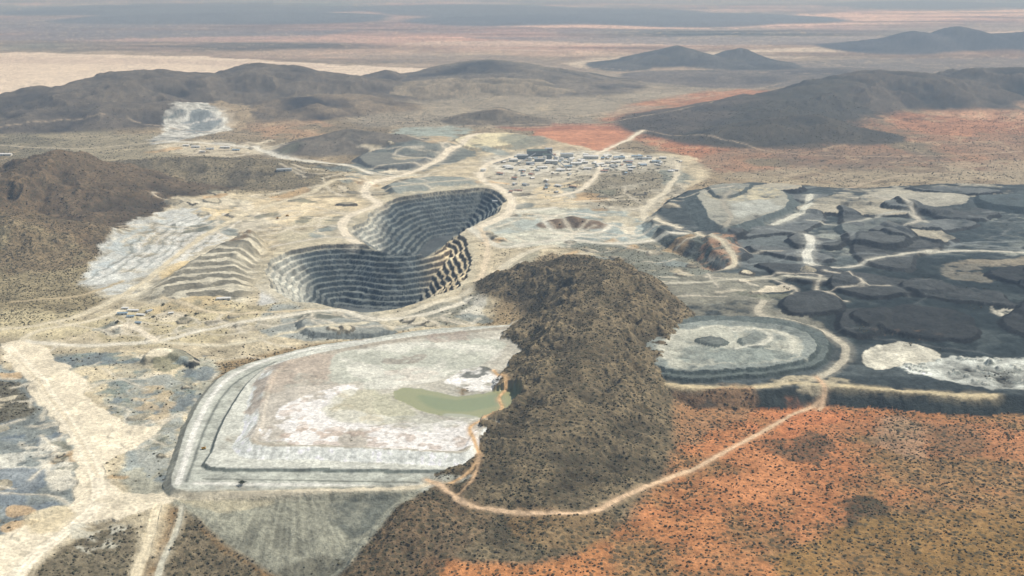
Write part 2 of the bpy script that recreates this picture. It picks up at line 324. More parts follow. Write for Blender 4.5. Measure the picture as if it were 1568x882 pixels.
pd([(1130,360),(1230,362),(1240,410),(1160,415),(1100,385)],c(108,115,113),.9,soft=.6)
pd([(1180,425),(1568,395),(2100,400),(2100,560),(1568,545),(1440,535),(1300,530),(1200,470)],c(52,60,60),.95,soft=.7,tex=.5,rough=2)
pd([(1250,300),(1568,300),(2000,300),(2000,395),(1568,388),(1290,405),(1245,350)],c(88,96,94),.9,soft=.6,tex=.5,rough=2)
pd([(1285,305),(1330,286),(1450,280),(1515,290),(1505,312),(1420,326),(1330,322)],c(180,176,158),.85,soft=.5,nz=N2,th=.44,rough=2)
pd([(1250,318),(1568,300),(1700,300),(1700,380),(1400,395),(1260,385)],c(150,154,143),.85,soft=.5,nz=N2,th=.56,tw=.04)
pd([(1250,330),(1568,320),(1568,385),(1260,400)],c(60,70,72),.7,soft=.5,nz=N3,th=.52,tw=.05)
pd([(1450,410),(1568,395),(1700,400),(1700,440),(1480,432)],c(156,147,126),.7,soft=.5,nz=N2,th=.54,tw=.06)
pd([(1200,430),(1568,410),(1568,520),(1300,525)],c(82,89,86),.5,soft=.7,nz=N2,th=.58,tw=.05)
pd([(1520,465),(1600,470),(1600,490),(1530,485)],c(210,206,186),.8,soft=.3,nz=N1,th=.45)
pd([(1330,505),(1420,508),(1430,520),(1350,518)],c(160,128,96),.6,soft=.4,nz=N1,th=.55)
g2=np.random.default_rng(21)
def blob(x,y,rx,ry,n=9,jit=.3,rot=None):
    a=np.arange(n)*2*math.pi/n; r=1+jit*(g2.random(n)*2-1); rot=g2.random()*3.14 if rot is None else rot
    px=np.cos(a)*r*rx; py=np.sin(a)*r*ry
    return np.stack([x+px*math.cos(rot)-py*math.sin(rot),y+px*math.sin(rot)+py*math.cos(rot)],1)
def greyc(lo,hi): v=g2.uniform(lo,hi); return c(v*.98,v*1.02,v)
for i in range(34):
    dk=i%3==0
    u=g2.uniform(1200,1760) if dk else g2.uniform(1080,1760); v=g2.uniform(405,500) if dk else g2.uniform(292,395)
    x,y=plan(u,v,ZD); rx=g2.uniform(70,210)
    raise_(blob(x,y,rx,rx*g2.uniform(.35,.7),jit=.3),g2.uniform(5,10) if dk else g2.uniform(7,15),.65,top=greyc(60,80) if dk else (greyc(84,136) if g2.random()<.78 else c(174,169,150)),face=greyc(46,54) if dk else greyc(52,68),lab=5,add=True,nz=2,rough=.5)
for i in range(32):
    u=g2.uniform(1060,1700); v=g2.uniform(290,520); x,y=plan(u,v,ZD); L=g2.uniform(60,260); a=g2.normal(0,.5)+(0 if g2.random()<.5 else 3.14); b=a+g2.uniform(-.9,.9)
    lowz=v>410
    road(np.array([(x,y),(x+L*math.cos(a),y+L*math.sin(a)),(x+L*math.cos(a)+L*math.cos(b),y+L*math.sin(a)+L*math.sin(b))]),g2.uniform(4,7) if lowz else g2.uniform(5,12),greyc(85,115) if lowz else (greyc(110,160) if g2.random()<.7 else greyc(48,64)),a=.5,lab=None,rough=.5)
raise_([(1070,292),(1130,284),(1190,290),(1206,306),(1170,330),(1110,345),(1080,322)],ZD+22,.45,top=c(164,164,150),face=c(92,101,99),lab=5,nz=3)
pd([(1080,292),(1180,288),(1190,300),(1100,305)],c(198,190,160),.8,z=ZD+22,soft=.4,nz=N1,th=.45)
pd([(1110,310),(1170,305),(1180,320),(1140,335)],c(182,186,176),.8,z=ZD+22,soft=.4,nz=N2,th=.4)
raise_([(1085,300),(1130,292),(1150,300),(1120,318),(1092,318)],8,.6,top=c(144,146,136),face=c(86,94,92),lab=5,add=True)
road([(1115,300),(1105,315),(1120,335),(1110,350)],14,c(166,162,146),z=ZD+12)
raise_([(1330,300),(1400,296),(1480,298),(1470,312),(1380,316)],ZD+14,.4,top=c(170,168,153),face=c(76,83,83),lab=5)
raise_([(1290,345),(1350,332),(1420,340),(1400,356),(1320,362)],ZD+10,.4,top=c(118,124,119),face=c(70,79,79),lab=5)
raise_([(1500,300),(1600,296),(1800,300),(1800,315),(1560,316)],ZD+16,.4,top=c(88,98,98),face=c(60,69,69),lab=5)
pd([(1375,562),(1425,546),(1500,541),(1568,547),(1900,560),(1900,600),(1568,592),(1480,586)],c(190,194,184),.95,soft=.2,tex=1.,rough=1.2)
for i in range(60):
    u=g2.uniform(1390,1640); v=g2.uniform(549,588); 
    if v>560+(u-1390)*.14+12: continue
    x,y=plan(u,v,ZD); raise_(blob(x,y,6,5,6,.2),3.2,.9,top=c(200,202,190),face=c(150,156,148),lab=5,add=True,rough=.1)
pd([(1318,545),(1335,530),(1370,526),(1415,532),(1434,546),(1400,557),(1350,561),(1322,556)],c(214,211,192),.95,soft=.15,rough=.9,tex=.5)
pd([(1275,570),(1400,575),(1520,592),(1540,602),(1400,596),(1290,590)],c(60,67,67),.9,soft=.3)
# stepped round stockpile
raise_([(974,524),(1006,494),(1100,480),(1194,486),(1256,507),(1268,536),(1238,558),(1150,571),(1060,575),(986,562)],ZD+7,.8,top=c(100,109,105),face=c(70,78,75),lab=5,nz=1,rough=.5)
raise_([(992,526),(1016,502),(1100,490),(1186,494),(1240,512),(1248,534),(1218,550),(1150,560),(1060,563),(1004,556)],ZD+14,.8,top=c(140,147,140),face=c(80,89,86),lab=5,nz=2,rough=.5)
Z9=ZD+14
pd([(1008,533),(1028,511),(1090,499),(1176,500),(1222,515),(1228,533),(1190,546),(1100,549),(1026,552)],c(186,187,171),.9,z=Z9,soft=.4,nz=N2,th=.38,rough=1.6)
pd([(1030,540),(1100,530),(1190,530),(1200,542),(1120,548)],c(130,140,134),.8,z=Z9,soft=.4,nz=N2,th=.4,rough=1.6)
pd([(1120,500),(1180,500),(1210,520),(1160,524)],c(140,148,142),.7,z=Z9,soft=.4,nz=N1,th=.45,rough=1.6)
raise_([(1070,524),(1086,518),(1104,520),(1108,526),(1088,529)],4,.45,top=c(112,118,112),face=c(92,99,94),add=True,lab=5,zref=Z9,rough=.8)
raise_([(1135,522),(1160,510),(1180,515),(1166,529),(1144,531)],4,.5,top=c(134,140,132),face=c(108,116,110),add=True,lab=5,zref=Z9,rough=.8)
road([(1125,532),(1160,528),(1185,514),(1165,503),(1120,504)],11,c(204,204,188),z=Z9,lab=5,rough=.8)
road([(1014,545),(1018,522),(1060,505),(1120,500),(1186,504),(1215,520),(1208,538)],13,c(200,200,183),z=Z9,lab=5,rough=.8)
road([(968,577),(1010,583),(1060,588),(1110,592),(1160,592),(1200,586),(1250,586),(1300,590),(1400,598),(1470,602),(1520,602)],17,c(200,186,150),z=ZD,rough=.6)
road([(1095,447),(1145,445),(1170,458),(1158,475),(1185,488),(1235,500),(1278,518),(1296,540),(1276,564),(1246,580)],17,c(186,180,160),z=ZD)
pd([(1170,578),(1250,572),(1300,578),(1260,592),(1180,592)],c(184,174,146),.8,soft=.4,nz=N1,th=.4)
# ================= TREATMENT / CENTRE YARD ==============================================
paint([(740,240),(830,232),(1000,238),(1050,250),(1050,285),(1010,320),(960,330),(860,310),(790,300),(745,285)],c(184,179,160),.9,.7,veg=.35,tex=.5)
paint([(760,240),(930,232),(1010,245),(940,262),(830,268),(760,262)],c(214,211,195),.75,.5,nz=N1,th=.42,veg=.1)
paint([(880,270),(1010,262),(1040,285),(990,315),(900,310)],c(126,118,96),.75,.6,nz=N2,th=.44,veg=1.)
paint([(820,285),(880,280),(900,305),(850,312),(815,300)],c(216,200,162),.75,.5,nz=N1,th=.4)
paint([(1010,262),(1050,258),(1060,275),(1020,282)],c(124,134,126),.7,.4)
paint([(728,335),(790,322),(880,318),(960,328),(1000,350),(990,368),(900,374),(800,378),(740,360)],c(196,197,180),.95,.5,veg=0,tex=.5)
paint([(870,322),(950,326),(1002,350),(985,364),(900,368),(880,352)],c(154,166,162),.85,.4,nz=N2,th=.4)
paint([(745,338),(800,330),(830,336),(820,350),(760,356)],c(172,182,175),.8,.4,nz=N2,th=.4)
hill([(850,346,337),(875,344,331),(905,346,337)],75,70,70,col=c(142,124,102),col2=c(100,88,74),veg=.3,ns=60,seed=501,lab=5)
road([(845,352),(832,342),(850,330),(880,326),(915,330),(935,340),(925,352),(890,358),(850,355)],16,c(220,217,200))
road([(735,350),(735,336),(770,326),(820,322),(850,318)],20,c(220,217,200))
road([(820,360),(880,362),(940,362),(990,358)],16,c(210,209,192))
paint([(860,372),(1000,368),(1100,380),(1110,405),(1060,425),(1000,434),(930,390)],c(112,118,108),.85,.6,nz=N2,th=.36,veg=.35)
paint([(1060,385),(1120,378),(1125,405),(1090,420)],c(172,136,106),.75,.5,nz=N1,th=.45)
paint([(700,470),(740,450),(790,395),(830,385),(800,420),(770,440),(735,490),(712,490)],c(154,152,132),.8,.5)
paint([(590,486),(720,455),(745,445),(725,480),(700,500),(640,498)],c(126,128,116),.8,.5,nz=N2,th=.42,veg=.4)
paint([(708,478),(745,450),(772,440),(748,470),(738,498),(712,490)],c(218,215,198),.85,.4)
zones=[((150,480,560,520),26),((60,540,300,740),34),((-80,560,100,830),22),((240,300,560,362),30),((560,215,760,285),14),((760,285,1040,375),26),((700,320,1000,370),14),((860,372,1110,430),18),((250,216,460,240),8),((1080,430,1290,480),8),((600,485,760,500),8),((440,262,600,300),12)]
for (a0,b0,a1,b1),n in zones:
    for i in range(n):
        u=g2.uniform(a0,a1); v=g2.uniform(b0,b1); x,y=plan(u,v); s=y/2600.
        rx=g2.uniform(10,34)*s; k=g2.random()
        if k<.4: raise_(blob(x,y,rx*.8,rx*.5,8,.35),g2.uniform(2,5)*s,.5,top=c(*(np.array([182,175,152])*g2.uniform(.75,1.15))),face=c(*(np.array([138,134,118])*g2.uniform(.6,1.1))),add=True,lab=5,rough=.3)
        else: paint(blob(x,y,rx*1.8,rx,8,.45),c(*(np.array([(200,191,164),(132,142,138),(220,211,186),(114,116,100),(196,168,126)][g2.integers(0,5)])*g2.uniform(.9,1.08))),.75,.25,rough=.8,tex=.4)
    for i in range(n//2+3):
        u=g2.uniform(a0,a1); v=g2.uniform(b0,b1); x,y=plan(u,v); s=y/2600.; L=g2.uniform(40,150)*s; a=g2.random()*6.28; b=a+g2.uniform(-1.3,1.3)
        road(np.array([(x,y),(x+L*math.cos(a),y+L*math.sin(a)),(x+L*math.cos(a)+L*math.cos(b),y+L*math.sin(a)+L*math.sin(b))]),g2.uniform(5,9)*s**.5,c(218,211,190),a=.65,lab=None,rough=.4)
# ================= OPEN PIT ================================================================
pitA=[(412,398),(458,378),(540,371),(600,377),(636,374),(660,362),(682,350),(704,352),(718,372),(726,402),(718,430),(674,454),(612,474),(562,481),(500,470),(438,461),(406,434)]
pitB=[(532,352),(556,336),(588,308),(640,297),(700,290),(748,287),(774,303),(768,324),(738,341),(714,354),(690,372),(664,384),(640,382),(590,382),(552,372)]
ring=[(404,402),(460,372),(520,364),(528,346),(560,325),(590,300),(700,286),(760,286),(782,308),(760,332),(730,345),(735,400),(720,440),(600,482),(560,486),(424,464)]
paint(ring,c(194,187,162),.8,.5,veg=0)
paint([(560,330),(600,305),(660,296),(640,315),(600,330)],c(132,140,136),.6,.4)
# grade the ground flat round the rim before excavating
for pp in (pitA,pitB):
    P=smooth(plans(pp),3,True); w=win(P,90); d=sdf(P,X[w],Y[w]); Z[w]*=sst(25,90,d)
dig(pitB,132,rise=12.5,run=16.5,seed=610)
dig(pitA,142,rise=12.5,run=16.5,seed=600)
Z-=PDEP
# ================= HAUL ROADS ================================================================
P_=c(228,219,196)
road([(790,205),(740,208),(715,216),(700,228),(650,256),(600,274),(566,284),(562,300),(578,312),(545,326),(524,340),(530,360),(548,372)],30,P_)
road([(985,202),(950,220),(925,230),(912,240),(920,255),(890,290),(850,300)],24,P_)
road([(790,240),(750,250),(736,262),(738,278),(760,286),(784,303),(780,324),(746,342),(728,350)],32,P_)
road([(720,348),(740,362),(770,378),(815,372),(860,366),(940,372),(1010,368),(1060,372)],24,c(212,209,192))
road([(848,376),(805,388),(770,410),(745,432),(718,450),(676,462),(622,480),(585,487)],24,c(208,201,178))
road([(738,350),(748,375),(742,410),(732,436)],15,c(216,202,174))
road([(578,294),(640,287),(700,282),(745,280)],18,c(190,185,164))
road([(416,378),(500,364),(550,366)],12,c(200,195,178))
road([(1060,372),(1105,395),(1120,420),(1080,428),(985,433)],18,c(200,192,168))
road([(1040,245),(1035,270),(1010,300),(985,322),(1000,345),(1040,362)],24,c(212,205,182))
road([(985,433),(1050,432),(1130,427),(1200,426),(1262,432)],15,c(190,187,168),z=ZD)
road([(1240,302),(1234,318),(1212,335),(1188,346)],24,c(208,208,192),z=ZD)
road([(1232,360),(1242,376),(1234,394),(1246,411)],26,c(216,216,202),z=ZD)
road([(1246,411),(1300,409),(1360,398),(1430,388),(1500,384),(1568,388),(1700,392)],16,c(196,194,178),z=ZD)
road([(1240,340),(1300,345),(1360,330),(1395,330),(1420,345)],14,c(176,176,163),z=ZD)
road([(1310,302),(1350,310),(1390,322),(1410,340),(1380,352)],16,c(190,186,170),z=ZD)
road([(250,216),(320,220),(385,226),(430,240),(520,256),(570,270)],30,c(222,220,205))
road([(0,222),(90,228),(150,226),(250,216)],16,c(182,174,152))
road([(640,268),(600,270),(540,262),(440,244)],20,c(210,207,188))
road([(0,505),(60,497),(120,482),(170,460),(215,436),(262,398),(312,362),(380,328),(440,306),(520,284),(560,282)],20,c(210,201,174))
road([(30,522),(60,505),(130,492),(200,470)],16,c(218,209,182))
road([(40,522),(130,528),(200,524),(250,520),(300,508),(370,494),(440,484),(520,476),(556,487),(600,490),(660,480),(720,460)],20,c(218,213,194))
road([(240,522),(330,528),(400,520),(450,508),(560,500)],14,c(210,203,178))
road([(165,505),(200,500),(240,520)],16,P_)
road([(250,460),(330,478),(400,479),(480,475)],12,c(212,199,168))
road([(20,462),(120,452),(190,430)],12,c(184,170,138))
paint([(0,520),(60,525),(96,560),(130,585),(140,625),(190,655),(240,655),(195,690),(168,705),(172,745),(230,760),(262,770),(190,790),(130,800),(60,850),(10,900),(-60,960),(-60,850),(50,800),(110,770),(118,730),(95,680),(50,610),(20,560)],c(232,222,196),.95,.3,rough=1.,veg=0,lab=6,tex=.18)
paint([(40,785),(100,770),(110,800),(60,815)],c(220,206,170),.8,.4)
paint([(20,680),(80,690),(115,735),(90,745),(40,700)],c(224,219,200),.8,.4,nz=N1,th=.4)
paint([(135,720),(152,712),(150,770),(140,768)],c(188,177,150),.5,.3)
road([(10,530),(60,580),(104,650),(140,710),(150,765),(110,806),(50,850),(10,900)],20,c(240,231,207),rough=.1)
road([(20,540),(70,600),(118,670),(150,730)],6,c(206,194,164),rough=.1,a=.5)
road([(150,765),(210,768),(262,752),(275,745)],12,c(214,205,180))
road([(238,775),(228,810),(210,850),(190,890)],14,c(218,207,178))
paint([(262,785),(300,802),(360,838),(430,872),(480,890),(520,1000),(200,1000),(236,860)],c(124,114,92),.95,.5,veg=.95,tex=.4)
paint([(100,830),(190,800),(205,830),(180,880),(90,900),(50,880)],c(116,108,88),.9,.5,veg=.8)
paint([(110,800),(190,800),(170,830),(120,830)],c(200,199,182),.7,.4,nz=N1,th=.45)
# ================= CENTRAL ROCKY HILL + FOREGROUND PLAIN ======================================
OR=c(180,124,83)
plain=[(955,570),(1000,592),(1250,618),(1568,632),(2300,640),(2300,3200),(500,3200),(500,900),(560,850),(620,770),(720,780),(900,780),(940,700),(950,640)]
pP=plans(plain); w=win(pP,60); d=sdf(pP,X[w]+WX[w],Y[w]+WY[w]); m=(1-sst(-15,25,d))*(Z[w]<2)
BR=c(150,120,83); k=sst(.36,.62,N3[w]*.5+N2[w]*.5+.12*np.exp(-((U[w]-1150)/160)**2-((V[w]-700)/90)**2)+.08*np.exp(-((U[w]-1200)/120)**2-((V[w]-635)/25)**2)-.08*sst(1280,1420,U[w])-.06*sst(1040,980,U[w]))
cc=(BR*(1-k[...,None])+OR*k[...,None])*(1+.45*(N1[w]-.5)+.3*(N5[w]-.5)+.3*(N2[w]-.5))[...,None]
blend(w,m,cc); VEG[w]=VEG[w]*(1-m)+m*(.92-.28*k); LAB[w][m>.5]=0
paint([(1080,705),(1160,690),(1250,700),(1240,750),(1150,775),(1060,740)],c(197,138,94),.75,1.,nz=N2,th=.42,veg=.4,rough=2)
paint([(1180,625),(1260,618),(1300,640),(1220,665),(1150,655)],c(197,130,88),.75,.8,nz=N2,th=.42,veg=.45,rough=2)
paint([(690,835),(840,830),(930,860),(920,930),(660,930)],c(188,130,84),.75,1.,nz=N2,th=.44,veg=.6,rough=2)
paint([(930,820),(1100,800),(1200,850),(1150,930),(920,930)],c(184,130,86),.6,1.,nz=N2,th=.46,veg=.55,rough=2)
paint([(1300,640),(1568,640),(1800,640),(1800,700),(1330,690)],c(174,124,87),.75,1.,nz=N2,th=.38,veg=.65,rough=2)
paint([(1340,640),(1410,645),(1420,690),(1360,690)],c(168,146,120),.55,1.,rough=2)
paint([(1180,670),(1260,665),(1290,690),(1270,715),(1210,700)],c(96,82,64),.7,.7,nz=N2,th=.4,veg=1.,rough=2.5)
paint([(1290,775),(1320,765),(1350,772),(1358,800),(1320,812),(1285,800)],c(80,73,58),.8,.5,veg=1.,rough=1.6)
paint([(1420,640),(1480,650),(1500,690),(1440,690)],c(120,100,76),.6,.8,veg=.9,rough=2)
paint([(1240,820),(1568,780),(2000,760),(2000,1000),(1200,1000)],c(144,117,72),.8,1.,nz=N3,th=.35,veg=.75,rough=2)
paint([(900,590),(1050,600),(1150,620),(1050,680),(960,700),(900,660)],c(158,127,94),.75,1.,veg=.8,nz=N2,th=.36,rough=2)
HB=c(134,121,95);HD=c(80,74,60)
hill([(838,442,401),(872,446,393),(910,452,394),(926,480,417),(922,515,451),(908,560,502),(885,610,558),(865,665,622),(835,722,692),(800,765,750)],225,230,150,lab=1,col=HB,col2=HD,veg=.9,ns=105,na=.85,seed=701,pw=.8,cut=.1)
hill([(910,455,397),(945,462,403),(985,480,425),(1025,498,463)],110,170,130,lab=1,col=c(142,128,101),col2=HD,veg=.85,ns=85,na=.6,seed=721,pw=.8)
hill([(860,520,470),(820,520,480),(795,530,504)],90,120,120,lab=1,col=HB,col2=HD,veg=.9,ns=60,na=.7,seed=731)
hill([(700,790,778),(640,800,775),(585,840,815),(530,900,880),(470,960,940)],75,90,90,lab=1,col=c(126,109,84),col2=HD,veg=1.,ns=50,na=.7,seed=741)
road([(868,406),(905,404),(942,412)],6,c(66,60,52),z=86,lab=1,edge=False,a=.8)
paint([(612,762),(700,768),(760,800),(690,860),(600,930),(500,930),(545,850),(600,790)],c(120,103,80),.7,.7,veg=.95,nz=N2,th=.4)
paint([(800,790),(930,795),(900,850),(780,830)],c(140,115,80),.6,.8,veg=.8)
# ================= TAILINGS STORAGE FACILITY ==================================================
base=[(262,742),(272,700),(290,645),(318,598),(352,568),(410,548),(480,530),(570,517),(640,506),(720,500),(800,498),(820,505),(820,560),(785,575),(790,640),(740,662),(722,690),(712,722),(660,750),(450,752),(300,752)]
WH=c(232,235,226)
raise_(base,9,.7,top=c(182,185,173),face=c(156,156,141),lab=4,rough=.1)
step2=[(322,714),(326,690),(340,650),(362,612),(384,582),(420,556),(480,536),(570,520),(640,509),(720,502),(820,500),(840,560),(800,600),(800,640),(748,660),(734,690),(716,716),(600,718),(450,716)]
paint([(275,738),(290,690),(306,645),(330,606),(362,575),(420,552),(380,580),(352,612),(332,660),(318,700),(330,716),(700,730),(660,745),(400,745)],c(180,184,172),.75,.3,z=9,rough=.2,tex=.4)
road([(272,740),(288,690),(304,645),(328,602),(358,574),(412,551),(480,534),(570,520)],10,c(224,224,214),z=9,rough=.05,lab=4)
road([(284,738),(302,690),(318,648),(342,606),(372,578),(424,554)],5,c(112,116,108),z=9,rough=.1,lab=4,edge=False,a=.9)
road([(300,740),(400,742),(500,743),(600,745),(655,742)],9,c(216,216,205),z=9,rough=.05,lab=4)
road([(310,733),(400,735),(520,737),(640,738)],4,c(108,110,100),z=9,rough=.2,lab=4,edge=False,a=.9)
raise_(step2,14,.8,top=c(206,208,196),face=c(126,132,123),lab=4,rough=.06,floor=8)
crest=[(386,680),(394,650),(400,615),(410,582),(432,556),(480,542),(560,526),(640,514),(730,504),(820,500),(840,560),(800,600),(800,640),(740,656),(724,676),(706,693),(600,688),(480,684)]
raise_(crest,26,.42,top=c(190,187,172),face=WH,lab=4,rough=.06,floor=8)
Cr=smooth(plans(crest,26),3,True); w=win(Cr,70); dcr=sdf(Cr,X[w],Y[w])
cm=(dcr>0)&(LAB[w]==4)&(Z[w]>14.5)
gl_=np.abs(np.sin(dcr/52*math.pi*3)); COL[w]*=np.where(cm,.88+.12*gl_+ .22*(vnoise(X[w]/5,Y[w]/5,77)-.5),1)[...,None]
ins_=((dcr<-3)&(dcr>-16)&(LAB[w]==4)).astype(f4)*.7; blend(w,ins_,c(166,158,142))
Z[w]=np.where((dcr<-6)&(LAB[w]==4),Z[w]-2.5*sst(-6,-12,dcr),Z[w])
ZT=23.5
def pt(p,col,a=1.,**k): paint(p,col,a,z=ZT,**k)
pt([(395,600),(412,568),(450,550),(512,546),(508,575),(480,605),(430,612),(400,640)],c(182,170,154),.9,soft=.25,nz=N2,th=.40,tw=.08,rough=1.6)
pt([(398,640),(430,600),(500,590),(560,600),(600,640),(690,650),(720,640),(700,685),(400,676)],c(198,192,178),.9,soft=.3,tex=.15)
pt([(410,665),(440,620),(500,594),(545,596),(530,612),(505,630),(560,632),(605,640),(560,655),(450,650)],c(238,236,230),.95,soft=.15,nz=N2,th=.36,tw=.04,tex=.12)
pt([(400,676),(430,648),(560,655),(690,642),(715,650),(700,686)],c(236,234,228),.9,soft=.15,nz=N2,th=.42,tw=.04,tex=.12)
pt([(396,668),(450,655),(600,662),(700,665),(695,684),(400,680)],c(174,160,146),.7,soft=.15,nz=N1,th=.56,tw=.05)
pt([(420,640),(500,600),(560,625),(600,650),(560,668),(430,672)],c(182,168,153),.6,soft=.15,nz=N1,th=.58,tw=.05)
pt([(512,545),(600,530),(740,520),(780,530),(745,560),(700,575),(610,590),(560,600),(545,590),(500,585)],c(192,195,180),.9,soft=.2,rough=.8,tex=.15)
pt([(570,575),(640,570),(660,580),(600,588)],c(160,147,132),.85,soft=.15,nz=N1,th=.45,tw=.05)
pt([(560,555),(610,548),(640,552),(600,562)],c(150,142,130),.7,soft=.15,nz=N1,th=.48,tw=.05)
pt([(640,520),(700,513),(720,522),(660,530)],c(168,156,143),.7,soft=.15,nz=N1,th=.45,tw=.05)
pt([(520,545),(600,530),(780,515),(760,560),(640,590),(540,595)],c(218,217,204),.6,soft=.2,nz=N2,th=.53,tw=.04)
pt([(672,590),(690,580),(722,568),(750,578),(768,592),(735,600),(700,594)],c(234,233,226),.9,soft=.1,rough=1.,nz=N1,th=.38)
pt([(706,577),(738,571),(748,581),(714,586)],c(70,74,66),.85,soft=.1,rough=1.2,nz=N1,th=.52)
pond=[(596,600),(640,597),(700,606),(776,598),(800,612),(780,628),(722,638),(660,632),(615,614)]
pt(pond,c(160,162,118),.97,soft=.12,rough=.6,tex=.03,lab=9)
pt([(640,604),(700,612),(765,603),(755,622),(700,630),(655,622)],c(140,151,112),.8,soft=.5,rough=.3,tex=.03)
pt([(600,606),(520,600),(500,640),(600,650),(640,634)],c(186,186,154),.5,soft=.5,tex=.1)
pt([(600,640),(700,632),(740,640),(700,655),(620,655)],c(190,191,178),.6,soft=.3,nz=N1,th=.4)
pw=(LAB==9); Z[pw]=ZT
emb=[(262,772),(450,764),(640,757),(612,790),(560,838),(520,868),(440,866),(360,835),(300,800)]
P=smooth(plans(emb,-8),3,True); w=win(P,60); d=sdf(P,X[w]+WX[w]*.3,Y[w]+WY[w]*.3); m=1-sst(-10,6,d)
ang=np.arctan2(X[w]-plan(450,700)[0],Y[w]-plan(450,700)[1]); stp=vnoise(ang*60,np.hypot(X[w],Y[w])/90,88)
gl=plan(450,758)[1]
blend(w,m,c(158,158,140)[None,None]*(1+.4*(stp-.5)+.4*(N1[w]-.5)+.6*(N2[w]-.5)+.4*(N3[w]-.5))[...,None]); VEG[w]*=1-m; LAB[w][m>.5]=5
paint([(520,775),(612,766),(590,800),(540,822),(500,800)],c(94,100,94),.75,.5,z=-8,nz=N2,th=.4,rough=1.5)
paint([(262,775),(420,768),(330,790)],c(188,180,152),.7,.5,z=-5)
paint([(410,866),(450,856),(490,852),(520,868),(470,882)],c(100,98,84),.7,.5,z=-20,veg=.4)
vx=np.exp(-((X-plan(420,860)[0])/260)**4); gy=sst(gl+5,gl-260,Y)
Z-= (38*gy*vx*(LAB!=4)*sst(700,560,U)).astype(f4)
road([(262,762),(330,763),(450,760),(560,757),(640,753),(662,744)],11,c(210,201,176),rough=.05)
road([(275,775),(268,800),(245,840),(232,880)],9,c(190,187,168))
TR=c(212,184,150)
road([(655,742),(672,752),(690,766),(712,784),(760,794),(840,797),(905,792),(955,768),(1030,734),(1100,698),(1165,662),(1215,634),(1255,620)],8.5,TR,rough=.08)
road([(690,745),(716,732),(734,712),(726,690),(720,668),(742,655),(768,640),(764,622),(776,604),(756,580)],6.5,c(210,176,132),z=6,rough=.05)
road([(700,770),(715,760),(728,740),(735,715)],5,c(196,166,130),rough=.05)
road([(1255,620),(1262,606),(1250,590)],8,TR,z=10,rough=.05)
for r_ in ([(640,196),(900,190),(1100,168)],[(540,186),(700,186),(860,180),(1000,160),(1200,130)],[(830,100),(1100,116),(1568,128)],[(350,88),(500,96),(760,96)],[(985,202),(1100,222),(1300,240),(1568,232)],[(1290,290),(1400,268),(1568,262)],[(0,205),(200,196),(420,210)]):
    road(r_,14,c(192,176,152),a=.6,edge=False,lab=None)

mo=(LAB!=9)
COL*=(1+mo*(.4*(N5-.5)+.2*(N1-.5)))[...,None]
nat=np.clip(VEG*1.4,0,1); fade=sst(5000,2500,Y)
dist_=((LAB==0)|(LAB==5)|(LAB==10))&(VEG<.3)
Z+=((N1-.5)*(1.5+4.5*nat*(Z>6)+3.*dist_)*fade+(N2-.5)*(3.0*(.4+nat)+5*dist_)*sst(9000,4000,Y)*(LAB!=9)*(LAB!=4)).astype(f4)*mo
Z+=((N5-.5)*(.8+1.4*nat)*sst(2600,1500,Y)*mo).astype(f4)
Z+=((N3-.5)*8*nat*(Z<6)*(LAB==0)).astype(f4)
Z+=((N4-.5)*60*sst(9000,30000,Y)).astype(f4)
COL=np.clip(COL,.012,.82)
print('fields',time.time()-T0)

def look(x,y):
    t=y*cp+HC*sp; u=CX+F*x/t
    r=np.interp(y,YY,np.arange(NR)); cidx=np.interp(u,us,np.arange(NC))
    r0=np.clip(np.floor(r).astype(int),0,NR-2); c0=np.clip(np.floor(cidx).astype(int),0,NC-2); a=r-r0;b=cidx-c0
    z=(Z[r0,c0]*(1-a)*(1-b)+Z[r0+1,c0]*a*(1-b)+Z[r0,c0+1]*(1-a)*b+Z[r0+1,c0+1]*a*b)
    return z,VEG[r0,c0],COL[r0,c0],LAB[r0,c0]
def gz(x,y): return float(look(np.array([x]),np.array([y]))[0][0])

